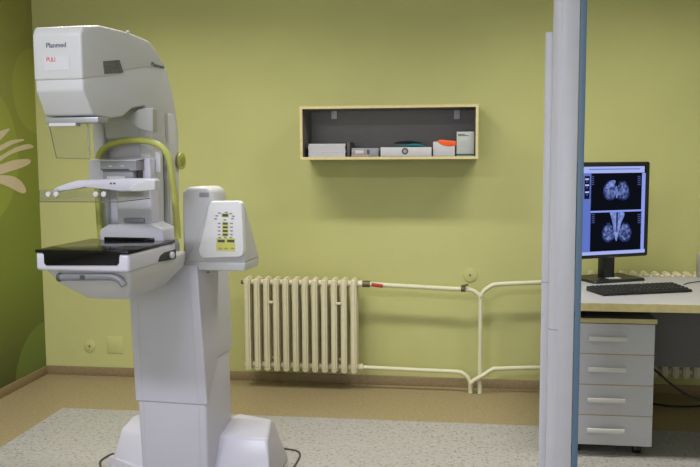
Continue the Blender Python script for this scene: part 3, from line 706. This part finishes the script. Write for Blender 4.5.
sy = scy-.0008
def quad(name, px0, px1, py0, py1, ma, lay, par):
    xm_, ym_ = (px0+px1)/2, (py0+py1)/2
    a = mo(px0, ym_); b = mo(px1, ym_); z0_, z1_ = mo(xm_, py1).z, mo(xm_, py0).z
    return box(name, a.x, b.x, sy-.0004*lay, sy-.0004*lay+.0003, z0_, z1_, ma, par)
scr = quad('screen', 577, 645, 166, 254.6, scr_black, 0, mon); scr['label'] = 'lit screen with blue menu bars and two scans'
quad('menu_bar', 577, 644.5, 166.5, 173, scr_bar, 1, scr); quad('menu_text', 589, 640, 168.6, 169.6, scr_blue, 2, scr)
quad('task_bar', 577, 644.5, 250.6, 254.2, scr_bar, 1, scr)
quad('tool_column', 577, 590.5, 173, 252.5, scr_blue, 1, scr)
quad('scroll_bar', 641, 644.5, 173, 249.5, scr_edge, 1, scr)
quad('tool_gap', 584.3, 589.5, 176, 199, scr_ink, 2, scr)
for yy in (178.5, 184.5, 191.5): quad('tool_icon', 585, 588.8, yy, yy+1.4, scr_pale, 3, scr); quad('tool_icon', 586, 587.6, yy+2, yy+4, scr_dim, 3, scr)
quad('scan_frame', 590.5, 641, 173, 210.2, scr_black, 1, scr); quad('scan_frame', 590.5, 641, 212, 250.6, scr_black, 1, scr)
quad('divider', 590.5, 641, 210.2, 212, scr_edge, 2, scr)
for x0, y0 in ((590.9, 176), (637.5, 176), (591.5, 214), (637.5, 214)):
    for j in range(5): quad('scan_caption', x0, x0+3, y0+2*j, y0+2*j+1, scr_dim, 2, scr)
def blob(name, pts, ma, lay):
    q = smooth_path([mo(*p) for p in pts]+[mo(*pts[0])], 5)[:-1]
    q = [Vector((p.x, sy-.0004*lay, p.z)) for p in q]
    return loft(name, [q, [p+Vector((0, .0003, 0)) for p in q]], ma, scr)
def breast(cx, cy, w_, h_, lay=2):
    for nm, kx, ma, l_ in (('scan_outline', 1.0, halo, lay), ('scan_tissue', .8, tissue, lay+1)):
        blob(nm, [(cx+w_*kx*math.cos(t)*(1-.12*math.sin(t)), cy-h_*kx*math.sin(t)) for t in [2*PI*i/12 for i in range(12)]], ma, l_)
breast(610, 190.5, 7.0, 9.8); breast(622.5, 190.5, 7.0, 9.8)
blob('scan_bright_area', [(606, 185), (610, 181), (615, 180.5), (614, 185), (610, 187.5), (607, 189)], muscle, 4)
blob('scan_bright_area', [(615, 188), (616.4, 186), (617.4, 190), (617.2, 197.5), (615.8, 197)], muscle, 4)
breast(608.5, 232.5, 6.8, 9.8); breast(624.5, 232, 6.8, 9.8)
blob('scan_muscle', [(609.5, 212.5), (623.8, 212.5), (620.5, 224), (617.5, 237), (616, 241), (614.6, 237), (612.5, 224)], muscle, 4)
blob('scan_muscle_gap', [(615.9, 213), (617.6, 213), (617.2, 226), (616.4, 232), (615.8, 226)], halo, 5)
quad('brand_strip', 608, 616, 256.6, 257.6, grey_d, 1, mon)

# ------------------------------------------------------------------ keyboard
kp = onZ(640, 289.5, fz+.01)
kyb = empty('keyboard', (kp.x-.005, kp.y, fz), math.radians(20)); tag(kyb, 'black computer keyboard on the desk in front of the monitor', 'keyboard')
kpz = [(-.24, -.085, .002), (.24, -.085, .002), (.24, .085, .002), (-.24, .085, .002)]
loft('case', [kpz, [(-.238, -.083, .014), (.238, -.083, .014), (.238, .083, .024), (-.238, .083, .024)]], black_m, kyb, .002)
k0 = None
for r_ in range(5):
    for c_ in range(18):
        x = -.216+c_*.0254; y = -.060+r_*.029; z = .0195+ (y+.083)/.166*.010-.004
        if k0 is None:
            bm = bmesh.new(); add_loft(bm, [[(-.0105, -.0115, 0), (.0105, -.0115, 0), (.0105, .0115, 0), (-.0105, .0115, 0)], [(-.008, -.008, .007), (.008, -.008, .007), (.008, .009, .007), (-.008, .009, .007)]])
            k0 = finish('key', bm, key_m, kyb); k0.location = (x, y, z-.002)
        else:
            k_ = k0.copy(); C.objects.link(k_); k_.parent = kyb; k_.location = (x, y, z-.002)
for x in (-.2, .2): box('rubber_foot', x-.015, x+.015, -.08, -.07, .0002, .002, black_m, kyb)
c = [onZ(a, b, fz+.003) for a, b in ((684, 284.5), (688, 283), (695, 282), (704, 281), (716, 281))]
tag(tube('keyboard_cable', c, .0022, bwire_m, None, 6), 'thin dark cable on the desktop right of the keyboard', 'cable')
# pale box standing at the right end of the desk
p = onZ(698.3, 277, fz)
wb = box('white_case', p.x, p.x+.2, p.y-.1, p.y+.05, fz+.0005, onY(698, 254, p.y).z, part_m, None, .004); tag(wb, 'pale upright case at the right edge of the photo, standing on the desk', 'case')

# ------------------------------------------------------------------ camera and view
cd = bpy.data.cameras.new('camera'); cam = bpy.data.objects.new('camera', cd); C.objects.link(cam)
cam.matrix_world = Matrix(((vr.x, vu.x, -vf.x, CAM.x), (vr.y, vu.y, -vf.y, CAM.y), (vr.z, vu.z, -vf.z, CAM.z), (0, 0, 0, 1)))
cd.sensor_width = 36; cd.lens = F/700*36; cd.clip_start = .05
sc = bpy.context.scene; sc.camera = cam
sc.view_settings.view_transform = 'Standard'; sc.view_settings.look = 'None'; sc.view_settings.gamma = 1; sc.view_settings.use_curve_mapping = False
sc.view_settings.exposure = 0
